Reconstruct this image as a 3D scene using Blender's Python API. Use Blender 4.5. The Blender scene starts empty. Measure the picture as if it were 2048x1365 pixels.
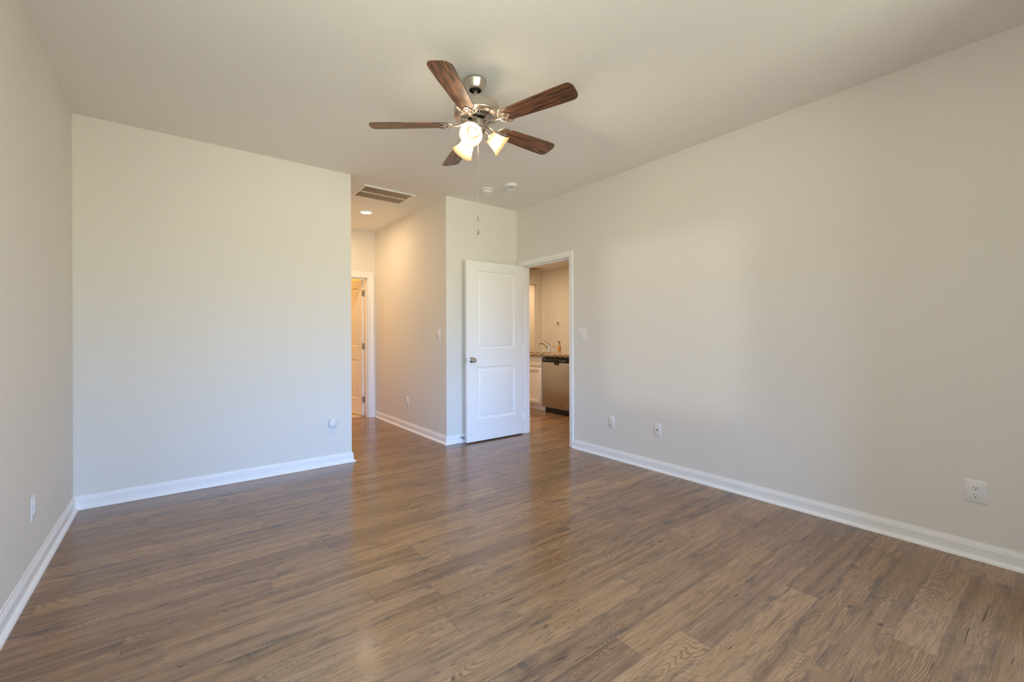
import bpy, bmesh, math, random
from math import pi, sin, cos, radians
from mathutils import Matrix, Vector

SC = bpy.context.scene
COL = SC.collection
random.seed(7)


def lin(r, g, b):
    f = lambda c: (c / 12.92) if c <= 0.04045 else ((c + 0.055) / 1.055) ** 2.4
    return (f(r / 255), f(g / 255), f(b / 255), 1.0)


# ------------------------------------------------------------------ camera
CAM_H = 1.188
cam_d = bpy.data.cameras.new('camera')
cam_d.sensor_width = 36.0
cam_d.lens = 870.7 / 2048 * 36.0
cam_d.shift_y = -9.2 / 2048
cam_d.clip_start = 0.02
cam = bpy.data.objects.new('camera', cam_d)
COL.objects.link(cam)
YAW, ROLL = 0.6589, -0.0035
_r = Vector((cos(YAW), -sin(YAW), 0)); _f = Vector((sin(YAW), cos(YAW), 0)); _u = Vector((0, 0, 1))
_r2 = _r * cos(ROLL) + _u * sin(ROLL); _u2 = _u * cos(ROLL) - _r * sin(ROLL)
cam.matrix_world = Matrix(((_r2.x, _u2.x, -_f.x, 0), (_r2.y, _u2.y, -_f.y, 0), (_r2.z, _u2.z, -_f.z, CAM_H), (0, 0, 0, 1)))
SC.camera = cam

# ------------------------------------------------------------------ view, light
vs = SC.view_settings
vs.view_transform = 'Standard'
vs.look = 'None'
vs.gamma = 1.0
vs.use_curve_mapping = False
vs.exposure = -0.66
SC.cycles.use_denoising = True
SC.cycles.max_bounces = 12
SC.cycles.diffuse_bounces = 8
SC.cycles.glossy_bounces = 4
SC.cycles.transparent_max_bounces = 12
SC.cycles.sample_clamp_direct = 40.0
SC.cycles.sample_clamp_indirect = 4.0
SC.cycles.caustics_reflective = False
SC.cycles.caustics_refractive = False

SKY_COL, SKY_STR = (0.43, 0.79, 1.56, 1), 48.0
GROUND_COL, GROUND_STR = (0.98, 0.98, 0.80, 1), 28.0
PATCH_GLOW_STR = 260.0

world = bpy.data.worlds.new('daylight')
SC.world = world
world.use_nodes = True
wn = world.node_tree.nodes; wl = world.node_tree.links
wn.clear()


def wnode(t, **kw):
    n = wn.new(t)
    for k, v in kw.items():
        setattr(n, k, v)
    return n


w_out = wnode('ShaderNodeOutputWorld')
w_bg = wnode('ShaderNodeBackground')
w_tc = wnode('ShaderNodeTexCoord')
w_sep = wnode('ShaderNodeSeparateXYZ')
wl.new(w_tc.outputs['Generated'], w_sep.inputs[0])
w_ramp = wnode('ShaderNodeMapRange')
w_ramp.inputs['From Min'].default_value = -0.04
w_ramp.inputs['From Max'].default_value = 0.10
wl.new(w_sep.outputs['Z'], w_ramp.inputs['Value'])
w_mix = wnode('ShaderNodeMixRGB')
w_mix.inputs[1].default_value = tuple(c * GROUND_STR for c in GROUND_COL[:3]) + (1,)
w_mix.inputs[2].default_value = tuple(c * SKY_STR for c in SKY_COL[:3]) + (1,)
wl.new(w_ramp.outputs[0], w_mix.inputs[0])
# small bright spot added low in the sky to throw the right-wall light patch
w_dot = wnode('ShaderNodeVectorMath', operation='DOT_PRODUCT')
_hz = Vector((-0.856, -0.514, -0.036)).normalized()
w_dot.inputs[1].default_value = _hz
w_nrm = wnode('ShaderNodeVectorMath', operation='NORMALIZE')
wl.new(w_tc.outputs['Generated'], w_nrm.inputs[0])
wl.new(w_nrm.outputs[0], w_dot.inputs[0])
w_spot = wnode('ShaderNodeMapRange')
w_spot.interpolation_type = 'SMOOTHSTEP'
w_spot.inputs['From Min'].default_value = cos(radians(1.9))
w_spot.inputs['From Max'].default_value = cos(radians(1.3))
w_spot.inputs['To Max'].default_value = PATCH_GLOW_STR
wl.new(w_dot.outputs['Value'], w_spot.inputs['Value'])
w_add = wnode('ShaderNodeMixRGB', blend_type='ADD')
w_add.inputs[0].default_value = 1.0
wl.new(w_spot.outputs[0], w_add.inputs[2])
# that side of the sky is darkened so the left window stays weak
w_sep2 = wnode('ShaderNodeSeparateXYZ')
wl.new(w_nrm.outputs[0], w_sep2.inputs[0])
w_dim = wnode('ShaderNodeMapRange')
w_dim.interpolation_type = 'SMOOTHSTEP'
w_dim.inputs['From Min'].default_value = -0.85
w_dim.inputs['From Max'].default_value = -0.55
w_dim.inputs['To Min'].default_value = 0.05
wl.new(w_sep2.outputs['X'], w_dim.inputs['Value'])
w_mul = wnode('ShaderNodeMixRGB', blend_type='MULTIPLY')
w_mul.inputs[0].default_value = 1.0
wl.new(w_mix.outputs[0], w_mul.inputs[1])
wl.new(w_dim.outputs[0], w_mul.inputs[2])
wl.new(w_mul.outputs[0], w_add.inputs[1])
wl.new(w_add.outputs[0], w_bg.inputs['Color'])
wl.new(w_bg.outputs[0], w_out.inputs[0])

BULB_STR, BULB_W = 14.0, 30.0
HALL_W, KITCHEN_W, BATH_W = 7.4, 58.0, 39.0
WARM = (1.0, 0.69, 0.41)


def area_light(name, loc, size, power, color, rot=(0, 0, 0), size_y=None, portal=False, shape='DISK'):
    d = bpy.data.lights.new(name, 'AREA')
    d.shape = shape
    d.size = size
    if size_y:
        d.size_y = size_y
    d.energy = power
    d.color = color
    if portal:
        d.cycles.is_portal = True
    o = bpy.data.objects.new(name, d)
    o.location = loc
    o.rotation_euler = rot
    COL.objects.link(o)
    return o


# room numbers (metres; camera stands at x = 0, y = 0)
XL, XR = -0.557, 3.357            # left and right wall faces
YB = 4.227                        # far wall face
YR = -2.80                        # wall behind the camera
XC, XH = 1.333, 2.361             # hall opening
YH = 6.37                         # end wall of the hall
H = 2.74
T = 0.115
WIN = (0.50, 2.38, 0.40, 1.955)   # window in the rear wall: x0 x1 z0 z1
WIN2 = (-0.94, 0.49, 0.34, 1.94)    # window in the left wall, behind the view: y0 y1 z0 z1
D1 = (3.325, 4.135, 2.042)        # doorway in right wall: y0 y1 head
D2 = (1.485, 2.247, 2.050)        # doorway at the end of the hall: x0 x1 head
KX, KY = 6.97, 7.82               # kitchen far walls

area_light('window_portal', ((WIN[0] + WIN[1]) / 2, YR - 0.06, (WIN[2] + WIN[3]) / 2), WIN[1] - WIN[0], 1.0, (1, 1, 1),
           rot=(radians(90), 0, 0), size_y=WIN[3] - WIN[2], portal=True, shape='RECTANGLE')
area_light('window_portal', (XL - 0.06, (WIN2[0] + WIN2[1]) / 2, (WIN2[2] + WIN2[3]) / 2), WIN2[1] - WIN2[0], 1.0, (1, 1, 1),
           rot=(radians(90), 0, radians(-90)), size_y=WIN2[3] - WIN2[2], portal=True, shape='RECTANGLE')
area_light('hall_light', (1.876, 5.37, H - 0.022), 0.11, HALL_W * 0.42, WARM)
area_light('hall_light', (1.50, 5.70, H - 0.03), 0.14, HALL_W * 2.6, WARM)  # unseen fill added beside the real downlight to even out the hall
area_light('kitchen_downlight', (4.05, 5.6, H - 0.03), 0.14, KITCHEN_W, (1.0, 0.73, 0.46))
area_light('kitchen_downlight', (5.4, 3.4, H - 0.03), 0.14, KITCHEN_W * 0.5, (1.0, 0.73, 0.46))
area_light('kitchen_downlight', (5.5, 7.15, H - 0.03), 0.14, KITCHEN_W * 0.7, (1.0, 0.73, 0.46))
area_light('corridor_downlight', (7.5, 8.45, H - 0.03), 0.14, 26.0, WARM)
area_light('bathroom_light', (1.75, 7.6, H - 0.05), 0.25, BATH_W, (1.0, 0.50, 0.10))


# ------------------------------------------------------------------ materials
def new_mat(name):
    m = bpy.data.materials.new(name)
    m.use_nodes = True
    nt = m.node_tree
    b = nt.nodes['Principled BSDF']
    return m, nt, b


def plain(name, col, rough=0.5, metal=0.0, spec=0.5, emit=None, estr=0.0, bump=None):
    m, nt, b = new_mat(name)
    b.inputs['Base Color'].default_value = col
    b.inputs['Roughness'].default_value = rough
    b.inputs['Metallic'].default_value = metal
    b.inputs['Specular IOR Level'].default_value = spec
    if emit:
        b.inputs['Emission Color'].default_value = emit
        b.inputs['Emission Strength'].default_value = estr
    if bump:
        sc, st, dist = bump
        tc = nt.nodes.new('ShaderNodeTexCoord')
        no = nt.nodes.new('ShaderNodeTexNoise')
        no.inputs['Scale'].default_value = sc
        no.inputs['Detail'].default_value = 3
        bp = nt.nodes.new('ShaderNodeBump')
        bp.inputs['Strength'].default_value = st
        bp.inputs['Distance'].default_value = dist
        nt.links.new(tc.outputs['Object'], no.inputs['Vector'])
        nt.links.new(no.outputs['Fac'], bp.inputs['Height'])
        nt.links.new(bp.outputs['Normal'], b.inputs['Normal'])
    return m


M = {}
M['wall'] = plain('wall_paint', lin(226, 222, 214), 0.75, bump=(140, 0.12, 0.002), spec=0.25)
M['ceiling'] = plain('ceiling_paint', lin(236, 233, 228), 0.9, bump=(90, 0.35, 0.004), spec=0.1)
M['trim'] = plain('trim_paint', lin(241, 240, 238), 0.35)
M['door'] = plain('door_paint', lin(241, 240, 238), 0.38, bump=(60, 0.05, 0.001))
M['plastic'] = plain('white_plastic', lin(232, 230, 228), 0.35)
M['plastic_warm'] = plain('almond_white_plastic', lin(228, 224, 216), 0.4)
M['slot'] = plain('dark_slot', lin(22, 20, 19), 0.6)
M['nickel'] = plain('brushed_nickel', (0.58, 0.53, 0.47, 1), 0.30, 1.0)
M['nickel_polish'] = plain('satin_knob_metal', (0.50, 0.47, 0.43, 1), 0.18, 1.0)
M['chrome'] = plain('chrome', (0.75, 0.75, 0.76, 1), 0.08, 1.0)
M['black'] = plain('black_plastic', lin(16, 16, 18), 0.3)
M['cabinet'] = plain('cabinet_paint', lin(232, 226, 216), 0.4)
M['mark'] = plain('pale_print', lin(205, 205, 205), 0.5)
M['vent_dark'] = plain('shaded_filter_mesh', lin(105, 84, 62), 0.9)  # brown behind the slats stands in for the unlit duct interior
M['vent_slat'] = plain('vent_slat_paint', lin(214, 200, 180), 0.5)
M['amber'] = plain('amber_label', lin(206, 140, 40), 0.5)
M['screen'] = plain('dark_display', lin(70, 58, 48), 0.25)
M['bulb'] = plain('lit_bulb', (1, 1, 1, 1), 0.5, emit=(1.0, 0.81, 0.60, 1), estr=BULB_STR)
M['bulb'].cycles.emission_sampling = 'NONE'
M['diffuser'] = plain('lit_diffuser', (1, 1, 1, 1), 0.5, emit=(1.0, 0.86, 0.68, 1), estr=9.0)
M['tile'] = plain('floor_tile', lin(214, 196, 168), 0.4)


def brushed_steel():
    m, nt, b = new_mat('brushed_steel')
    b.inputs['Base Color'].default_value = (0.50, 0.485, 0.47, 1)
    b.inputs['Metallic'].default_value = 1.0
    b.inputs['Roughness'].default_value = 0.30
    b.inputs['Anisotropic'].default_value = 0.5
    tc = nt.nodes.new('ShaderNodeTexCoord')
    mp = nt.nodes.new('ShaderNodeMapping')
    mp.inputs['Scale'].default_value = (4, 6, 400)
    no = nt.nodes.new('ShaderNodeTexNoise')
    no.inputs['Scale'].default_value = 1.0
    bp = nt.nodes.new('ShaderNodeBump')
    bp.inputs['Strength'].default_value = 0.08
    bp.inputs['Distance'].default_value = 0.001
    L = nt.links.new
    L(tc.outputs['Object'], mp.inputs[0]); L(mp.outputs[0], no.inputs['Vector'])
    L(no.outputs['Fac'], bp.inputs['Height']); L(bp.outputs[0], b.inputs['Normal'])
    return m


M['steel'] = brushed_steel()


def granite():
    m, nt, b = new_mat('speckled_granite')
    tc = nt.nodes.new('ShaderNodeTexCoord')
    v = nt.nodes.new('ShaderNodeTexVoronoi')
    v.inputs['Scale'].default_value = 150
    r = nt.nodes.new('ShaderNodeValToRGB')
    cr = r.color_ramp
    cr.interpolation = 'CONSTANT'
    cr.elements[0].position = 0.0; cr.elements[0].color = lin(52, 42, 34)
    cr.elements[1].position = 0.28; cr.elements[1].color = lin(196, 170, 132)
    for p, c in ((0.5, lin(128, 100, 72)), (0.68, lin(222, 205, 175)), (0.85, lin(84, 66, 52))):
        e = cr.elements.new(p); e.color = c
    L = nt.links.new
    L(tc.outputs['Object'], v.inputs['Vector'])
    s = nt.nodes.new('ShaderNodeSeparateColor')
    L(v.outputs['Color'], s.inputs[0]); L(s.outputs[0], r.inputs[0]); L(r.outputs[0], b.inputs['Base Color'])
    b.inputs['Roughness'].default_value = 0.12
    return m


M['granite'] = granite()


def glass_shade():
    m = bpy.data.materials.new('frosted_lamp_glass')
    m.use_nodes = True
    nt = m.node_tree; nt.nodes.clear()
    out = nt.nodes.new('ShaderNodeOutputMaterial')
    tl = nt.nodes.new('ShaderNodeBsdfTranslucent'); tl.inputs[0].default_value = (0.16, 0.118, 0.072, 1)
    df = nt.nodes.new('ShaderNodeBsdfDiffuse'); df.inputs[0].default_value = (0.042, 0.030, 0.017, 1)
    tr = nt.nodes.new('ShaderNodeBsdfTransparent'); tr.inputs[0].default_value = (1.0, 0.95, 0.88, 1)
    gl = nt.nodes.new('ShaderNodeBsdfGlossy'); gl.inputs['Roughness'].default_value = 0.4
    m1 = nt.nodes.new('ShaderNodeMixShader'); m1.inputs[0].default_value = 0.5
    m2 = nt.nodes.new('ShaderNodeMixShader'); m2.inputs[0].default_value = 0.22
    m3 = nt.nodes.new('ShaderNodeMixShader'); m3.inputs[0].default_value = 0.025
    L = nt.links.new
    L(df.outputs[0], m1.inputs[1]); L(tl.outputs[0], m1.inputs[2])
    L(m1.outputs[0], m2.inputs[1]); L(tr.outputs[0], m2.inputs[2])
    L(m2.outputs[0], m3.inputs[1]); L(gl.outputs[0], m3.inputs[2])
    L(m3.outputs[0], out.inputs[0])
    return m


M['shade'] = glass_shade()


def clear_pane(name, tint=(1, 1, 1, 1), refl=0.06):
    m = bpy.data.materials.new(name)
    m.use_nodes = True
    nt = m.node_tree; nt.nodes.clear()
    out = nt.nodes.new('ShaderNodeOutputMaterial')
    tr = nt.nodes.new('ShaderNodeBsdfTransparent'); tr.inputs[0].default_value = tint
    gl = nt.nodes.new('ShaderNodeBsdfGlossy'); gl.inputs['Roughness'].default_value = 0.03
    mx = nt.nodes.new('ShaderNodeMixShader'); mx.inputs[0].default_value = refl
    nt.links.new(tr.outputs[0], mx.inputs[1]); nt.links.new(gl.outputs[0], mx.inputs[2]); nt.links.new(mx.outputs[0], out.inputs[0])
    return m


M['pane'] = clear_pane('window_pane', (0.97, 0.99, 0.98, 1))
M['bottle'] = clear_pane('clear_bottle', (0.93, 0.90, 0.84, 1), 0.12)


class NT:
    """small helper for writing node maths"""
    def __init__(self, nt):
        self.nt = nt

    def n(self, t, ins=(), **kw):
        nd = self.nt.nodes.new(t)
        for k, v in kw.items():
            setattr(nd, k, v)
        for k, v in (ins.items() if isinstance(ins, dict) else enumerate(ins)):
            if v is None:
                continue
            if isinstance(v, bpy.types.NodeSocket):
                self.nt.links.new(v, nd.inputs[k])
            else:
                nd.inputs[k].default_value = v
        return nd

    def m(self, op, *ins):
        return self.n('ShaderNodeMath', ins, operation=op).outputs[0]

    def mr(self, v, a, b, c=0.0, d=1.0, smooth=True):
        nd = self.n('ShaderNodeMapRange', {'Value': v, 'From Min': a, 'From Max': b, 'To Min': c, 'To Max': d})
        if smooth:
            nd.interpolation_type = 'SMOOTHSTEP'
        return nd.outputs[0]

    def xyz(self, x, y, z):
        return self.n('ShaderNodeCombineXYZ', (x, y, z)).outputs[0]

    def noise(self, v, scale, detail=3.0, rough=0.5, dist=0.0):
        nd = self.n('ShaderNodeTexNoise', {'Vector': v, 'Scale': scale, 'Detail': detail, 'Roughness': rough, 'Distortion': dist})
        return nd.outputs['Fac']

    def mix(self, f, a, b, blend='MIX'):
        return self.n('ShaderNodeMixRGB', (f, a, b), blend_type=blend).outputs[0]


def plank_floor():
    mat, nt, b = new_mat('oak_laminate_planks')
    N = NT(nt)
    PW, PL = 0.1325, 1.22
    tc = N.n('ShaderNodeTexCoord')
    sp = N.n('ShaderNodeSeparateXYZ', (tc.outputs['Object'],))
    X, Y = sp.outputs[0], sp.outputs[1]
    yr = N.m('DIVIDE', N.m('SUBTRACT', Y, 0.0475), PW)
    row = N.m('FLOOR', yr)
    fy = N.m('SUBTRACT', yr, row)                       # 0..1 across a plank
    wn_ = N.n('ShaderNodeTexWhiteNoise', {'W': row}, noise_dimensions='1D')
    xr = N.m('ADD', N.m('DIVIDE', X, PL), N.m('ADD', N.m('MULTIPLY', row, 0.37), N.m('MULTIPLY', wn_.outputs['Value'], 0.5)))
    cidx = N.m('FLOOR', xr)
    fx = N.m('SUBTRACT', xr, cidx)
    pid = N.n('ShaderNodeTexWhiteNoise', {'Vector': N.xyz(row, cidx, 3.3)}, noise_dimensions='3D')
    pc = N.n('ShaderNodeSeparateColor', (pid.outputs['Color'],))
    r1, r2, r3 = pc.outputs[0], pc.outputs[1], pc.outputs[2]
    # per-plank grain coordinates
    gx = N.m('ADD', X, N.m('MULTIPLY', r1, 37.0))
    gy = N.m('ADD', Y, N.m('MULTIPLY', r2, 53.0))
    gz = N.m('MULTIPLY', r3, 9.0)
    low = N.noise(N.xyz(N.m('MULTIPLY', gx, 1.7), N.m('MULTIPLY', gy, 8.5), gz), 1.0, 1.5, 0.4, 0.35)
    fine = N.noise(N.xyz(N.m('MULTIPLY', gx, 9.0), N.m('MULTIPLY', gy, 260.0), gz), 1.0, 3.0, 0.6)
    rings = N.m('SINE', N.m('MULTIPLY', N.m('ADD', low, N.m('MULTIPLY', fine, 0.010)), 270.0))
    rings = N.mr(rings, -0.2, 1.0)
    ringamp = N.mr(N.noise(N.xyz(N.m('MULTIPLY', gx, 1.1), N.m('MULTIPLY', gy, 6.0), N.m('ADD', gz, 4.0)), 1.0, 2.0), 0.38, 0.66)
    streak = N.noise(N.xyz(N.m('MULTIPLY', gx, 1.3), N.m('MULTIPLY', gy, 30.0), gz), 1.0, 3.0, 0.55)
    cloud = N.noise(N.xyz(N.m('MULTIPLY', gx, 3.0), N.m('MULTIPLY', gy, 11.0), N.m('ADD', gz, 8.0)), 1.0, 4.0, 0.6, 0.9)
    # base tint per plank
    base = N.mix(r1, lin(134, 100, 68), lin(172, 134, 95))
    base = N.mix(N.m('MULTIPLY', r3, 0.7), base, lin(130, 101, 79))
    col = N.mix(N.mr(streak, 0.42, 0.70, 0.0, 0.6), base, N.mix(0.5, base, lin(186, 150, 112)))
    col = N.mix(N.mr(streak, 0.46, 0.26, 0.0, 0.6), col, lin(84, 64, 51))
    col = N.mix(N.m('MULTIPLY', N.m('MULTIPLY', rings, N.m('ADD', 0.18, N.m('MULTIPLY', ringamp, 0.82))), 0.50), col, lin(86, 64, 47))
    col = N.mix(N.m('MULTIPLY', N.mr(fine, 0.44, 0.66), 0.5), col, lin(86, 66, 52))
    # smoky grey patches, torn into saw marks across the grain
    saw = N.noise(N.xyz(N.m('MULTIPLY', gx, 110.0), N.m('MULTIPLY', gy, 16.0), gz), 1.0, 2.0, 0.5, 0.4)
    edge = N.m('POWER', N.m('MULTIPLY', N.m('ABSOLUTE', N.m('SUBTRACT', fy, 0.5)), 2.0), 2.0)
    patch = N.mr(N.m('ADD', cloud, N.m('MULTIPLY', edge, 0.11)), 0.56, 0.80)
    tear = N.m('MULTIPLY', patch, N.mr(saw, 0.28, 0.62, 0.55, 1.0))
    col = N.mix(N.m('MULTIPLY', tear, 0.88), col, lin(74, 64, 56))
    # knots and checks
    kv = N.n('ShaderNodeTexVoronoi', {'Vector': N.xyz(N.m('MULTIPLY', gx, 2.6), N.m('MULTIPLY', gy, 6.0), gz), 'Scale': 1.0, 'Randomness': 1.0})
    kd = N.m('ADD', kv.outputs['Distance'], N.m('MULTIPLY', N.m('SUBTRACT', N.noise(N.xyz(N.m('MULTIPLY', gx, 45.0), N.m('MULTIPLY', gy, 60.0), gz), 1.0, 3.0), 0.5), 0.16))
    col = N.mix(N.mr(kd, 0.07, 0.015, 0.0, 0.75), col, lin(52, 40, 33))
    crack = N.noise(N.xyz(N.m('MULTIPLY', gx, 5.0), N.m('MULTIPLY', gy, 90.0), N.m('ADD', gz, 2.0)), 1.0, 2.0, 0.5, 0.8)
    col = N.mix(N.mr(crack, 0.67, 0.73, 0.0, 0.85), col, lin(58, 45, 36))
    # seams; pale ones have the light on the bevel put into their colour
    ey = N.m('MULTIPLY', N.m('MINIMUM', fy, N.m('SUBTRACT', 1.0, fy)), PW)
    ex = N.m('MULTIPLY', N.m('MINIMUM', fx, N.m('SUBTRACT', 1.0, fx)), PL)
    seam = N.mr(N.m('MINIMUM', ey, ex), 0.0004, 0.0016, 1.0, 0.0)
    seamx = N.mr(ex, 0.0004, 0.0018, 1.0, 0.0)
    col = N.mix(N.m('MULTIPLY', seam, N.mr(r1, 0.2, 0.8, 0.15, 0.6)), col, N.mix(N.mr(r2, 0.4, 0.6), lin(84, 66, 53), lin(186, 162, 134)))
    col = N.mix(N.m('MULTIPLY', seamx, 0.6), col, lin(70, 55, 44))
    nt.links.new(col, b.inputs['Base Color'])
    rough = N.mr(streak, 0.3, 0.7, 0.16, 0.24)
    nt.links.new(rough, b.inputs['Roughness'])
    b.inputs['Specular IOR Level'].default_value = 0.62
    hgt = N.m('SUBTRACT', N.m('MULTIPLY', fine, 0.10), N.m('ADD', seam, N.m('MULTIPLY', rings, 0.06)))
    bp = N.n('ShaderNodeBump', {'Strength': 0.14, 'Distance': 0.0012, 'Height': hgt})
    nt.links.new(bp.outputs[0], b.inputs['Normal'])
    return mat


M['floor'] = plank_floor()


def blade_wood():
    mat, nt, b = new_mat('walnut_blade')
    N = NT(nt)
    tc = N.n('ShaderNodeTexCoord')
    sp = N.n('ShaderNodeSeparateXYZ', (tc.outputs['Object'],))
    oi = N.n('ShaderNodeObjectInfo')
    off = N.m('MULTIPLY', oi.outputs['Random'], 21.0)
    gx, gy = N.m('ADD', sp.outputs[0], off), sp.outputs[1]
    low = N.noise(N.xyz(N.m('MULTIPLY', gx, 0.9), N.m('MULTIPLY', gy, 17.0), off), 1.0, 2.5, 0.5, 0.2)
    rings = N.mr(N.m('SINE', N.m('MULTIPLY', low, 60.0)), -0.7, 1.0)
    fine = N.noise(N.xyz(N.m('MULTIPLY', gx, 9.0), N.m('MULTIPLY', gy, 240.0), off), 1.0, 3.0)
    col = N.mix(rings, lin(126, 83, 52), lin(66, 43, 30))
    col = N.mix(N.m('MULTIPLY', N.mr(fine, 0.40, 0.68), 0.65), col, lin(40, 25, 18))
    nt.links.new(col, b.inputs['Base Color'])
    b.inputs['Roughness'].default_value = 0.36
    return mat


M['blade'] = blade_wood()


# ------------------------------------------------------------------ mesh helpers
class MB:
    def __init__(self):
        self.bm = bmesh.new()
        self.mats = []
        self.mi = 0

    def use(self, mat):
        if mat not in self.mats:
            self.mats.append(mat)
        self.mi = self.mats.index(mat)
        return self

    def _face(self, vs):
        try:
            f = self.bm.faces.new(vs)
            f.material_index = self.mi
            return f
        except ValueError:
            return None

    def box(self, lo, hi, bev=0.0, seg=2, Mx=None):
        x0, y0, z0 = lo; x1, y1, z1 = hi
        co = [(x0, y0, z0), (x1, y0, z0), (x1, y1, z0), (x0, y1, z0), (x0, y0, z1), (x1, y0, z1), (x1, y1, z1), (x0, y1, z1)]
        v = [self.bm.verts.new(Mx @ Vector(c) if Mx else c) for c in co]
        fs = [self._face([v[i] for i in q]) for q in ((0, 3, 2, 1), (4, 5, 6, 7), (0, 1, 5, 4), (1, 2, 6, 5), (2, 3, 7, 6), (3, 0, 4, 7))]
        if bev:
            es = list({e for f in fs for e in f.edges})
            r = bmesh.ops.bevel(self.bm, geom=es, offset=bev, segments=seg, profile=0.5, affect='EDGES')
            for f in r['faces']:
                f.material_index = self.mi
        return self

    def lathe(self, prof, seg=32, Mx=None, cap=True):
        rings = []
        for r, z in prof:
            if r < 1e-6:
                c = Vector((0, 0, z))
                rings.append([self.bm.verts.new(Mx @ c if Mx else c)])
            else:
                ring = []
                for i in range(seg):
                    a = 2 * pi * i / seg
                    c = Vector((r * cos(a), r * sin(a), z))
                    ring.append(self.bm.verts.new(Mx @ c if Mx else c))
                rings.append(ring)
        for a, c in zip(rings, rings[1:]):
            for i in range(seg):
                j = (i + 1) % seg
                if len(a) == 1 and len(c) == 1:
                    continue
                if len(a) == 1:
                    self._face((a[0], c[j], c[i]))
                elif len(c) == 1:
                    self._face((a[i], a[j], c[0]))
                else:
                    self._face((a[i], a[j], c[j], c[i]))
        if cap:
            if len(rings[0]) > 1:
                self._face(list(reversed(rings[0])))
            if len(rings[-1]) > 1:
                self._face(rings[-1])
        return self

    def tube(self, pts, rad, seg=10, flat=None, cap=True):
        """sweep a round (or flattened: flat = (axis vector, factor)) section along pts"""
        pts = [Vector(p) for p in pts]
        n = len(pts)
        rads = rad if isinstance(rad, (list, tuple)) else [rad] * n
        up = None
        rings = []
        for i, p in enumerate(pts):
            t = (pts[min(i + 1, n - 1)] - pts[max(i - 1, 0)]).normalized()
            if up is None:
                up = Vector((0, 0, 1)) if abs(t.z) < 0.9 else Vector((1, 0, 0))
            s = t.cross(up).normalized()
            up = s.cross(t).normalized()
            ring = []
            for k in range(seg):
                a = 2 * pi * k / seg
                d = s * cos(a) + up * sin(a)
                if flat:
                    ax = Vector(flat[0])
                    d = d - ax * d.dot(ax) * (1 - flat[1])
                ring.append(self.bm.verts.new(p + d * rads[i]))
            rings.append(ring)
        for a, c in zip(rings, rings[1:]):
            for k in range(seg):
                j = (k + 1) % seg
                self._face((a[k], a[j], c[j], c[k]))
        if cap:
            self._face(list(reversed(rings[0])))
            self._face(rings[-1])
        return self

    def prism(self, pts, d0, d1, Mx=None):
        """2-D outline in local XY, from z = d0 to z = d1"""
        a = [Vector((x, y, d0)) for x, y in pts]
        c = [Vector((x, y, d1)) for x, y in pts]
        if Mx:
            a = [Mx @ v for v in a]; c = [Mx @ v for v in c]
        a = [self.bm.verts.new(v) for v in a]; c = [self.bm.verts.new(v) for v in c]
        self._face(list(reversed(a))); self._face(c)
        n = len(pts)
        for i in range(n):
            j = (i + 1) % n
            self._face((a[i], a[j], c[j], c[i]))
        return self

    def quad(self, p):
        self._face([self.bm.verts.new(v) for v in p])
        return self

    def build(self, name, mat=None, parent=None, loc=None, rot=None, sharp=35.0):
        bmesh.ops.recalc_face_normals(self.bm, faces=self.bm.faces[:])
        me = bpy.data.meshes.new(name)
        self.bm.to_mesh(me)
        self.bm.free()
        for m in (self.mats or [mat]):
            me.materials.append(m)
        for p in me.polygons:
            p.use_smooth = True
        me.set_sharp_from_angle(angle=radians(sharp))
        o = bpy.data.objects.new(name, me)
        COL.objects.link(o)
        if parent:
            o.parent = parent
        if loc is not None:
            o.location = loc
        if rot is not None:
            o.rotation_euler = rot
        return o


def tag(o, label, cat, group=None):
    o['label'] = label
    o['category'] = cat
    if group:
        o['group'] = group
    return o


def thing(name, label, cat, loc=(0, 0, 0), rz=0.0, group=None):
    o = bpy.data.objects.new(name, None)
    o.empty_display_size = 0.05
    COL.objects.link(o)
    o.location = loc
    o.rotation_euler = (0, 0, rz)
    return tag(o, label, cat, group)


def struct(o, label, cat):
    o['kind'] = 'structure'
    return tag(o, label, cat)


def dup(root, loc, rz, label):
    """copy a thing with its parts and sub-parts"""
    r = root.copy(); COL.objects.link(r)
    r.location = loc; r.rotation_euler = (0, 0, rz); r['label'] = label

    def rec(src, dst):
        for ch in list(src.children):
            c = ch.copy(); COL.objects.link(c); c.parent = dst
            rec(ch, c)
    rec(root, r)
    return r


# ------------------------------------------------------------------ room shell
def wall(name, boxes, label, mat='wall'):
    m = MB()
    for lo, hi in boxes:
        m.box(lo, hi)
    return struct(m.build(name, M[mat]), label, 'wall')


X0, X1, Y0, Y1 = XL - T, 9.0, YR - T, 9.4
struct(MB().box((X0, Y0, -0.08), (X1, Y1, 0.0)).build('floor', M['floor']), 'brown oak look plank floor running through bedroom, hall and kitchen', 'floor')
struct(MB().box((0.7, YH + T, 0.0), (2.55, 8.75, 0.004)).build('floor_bathroom', M['tile']), 'pale tiled floor beyond the hall doorway', 'floor')
struct(MB().box((X0, Y0, H), (X1, Y1, H + 0.1)).build('ceiling', M['ceiling']), 'off white textured ceiling over the whole room', 'ceiling')

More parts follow.
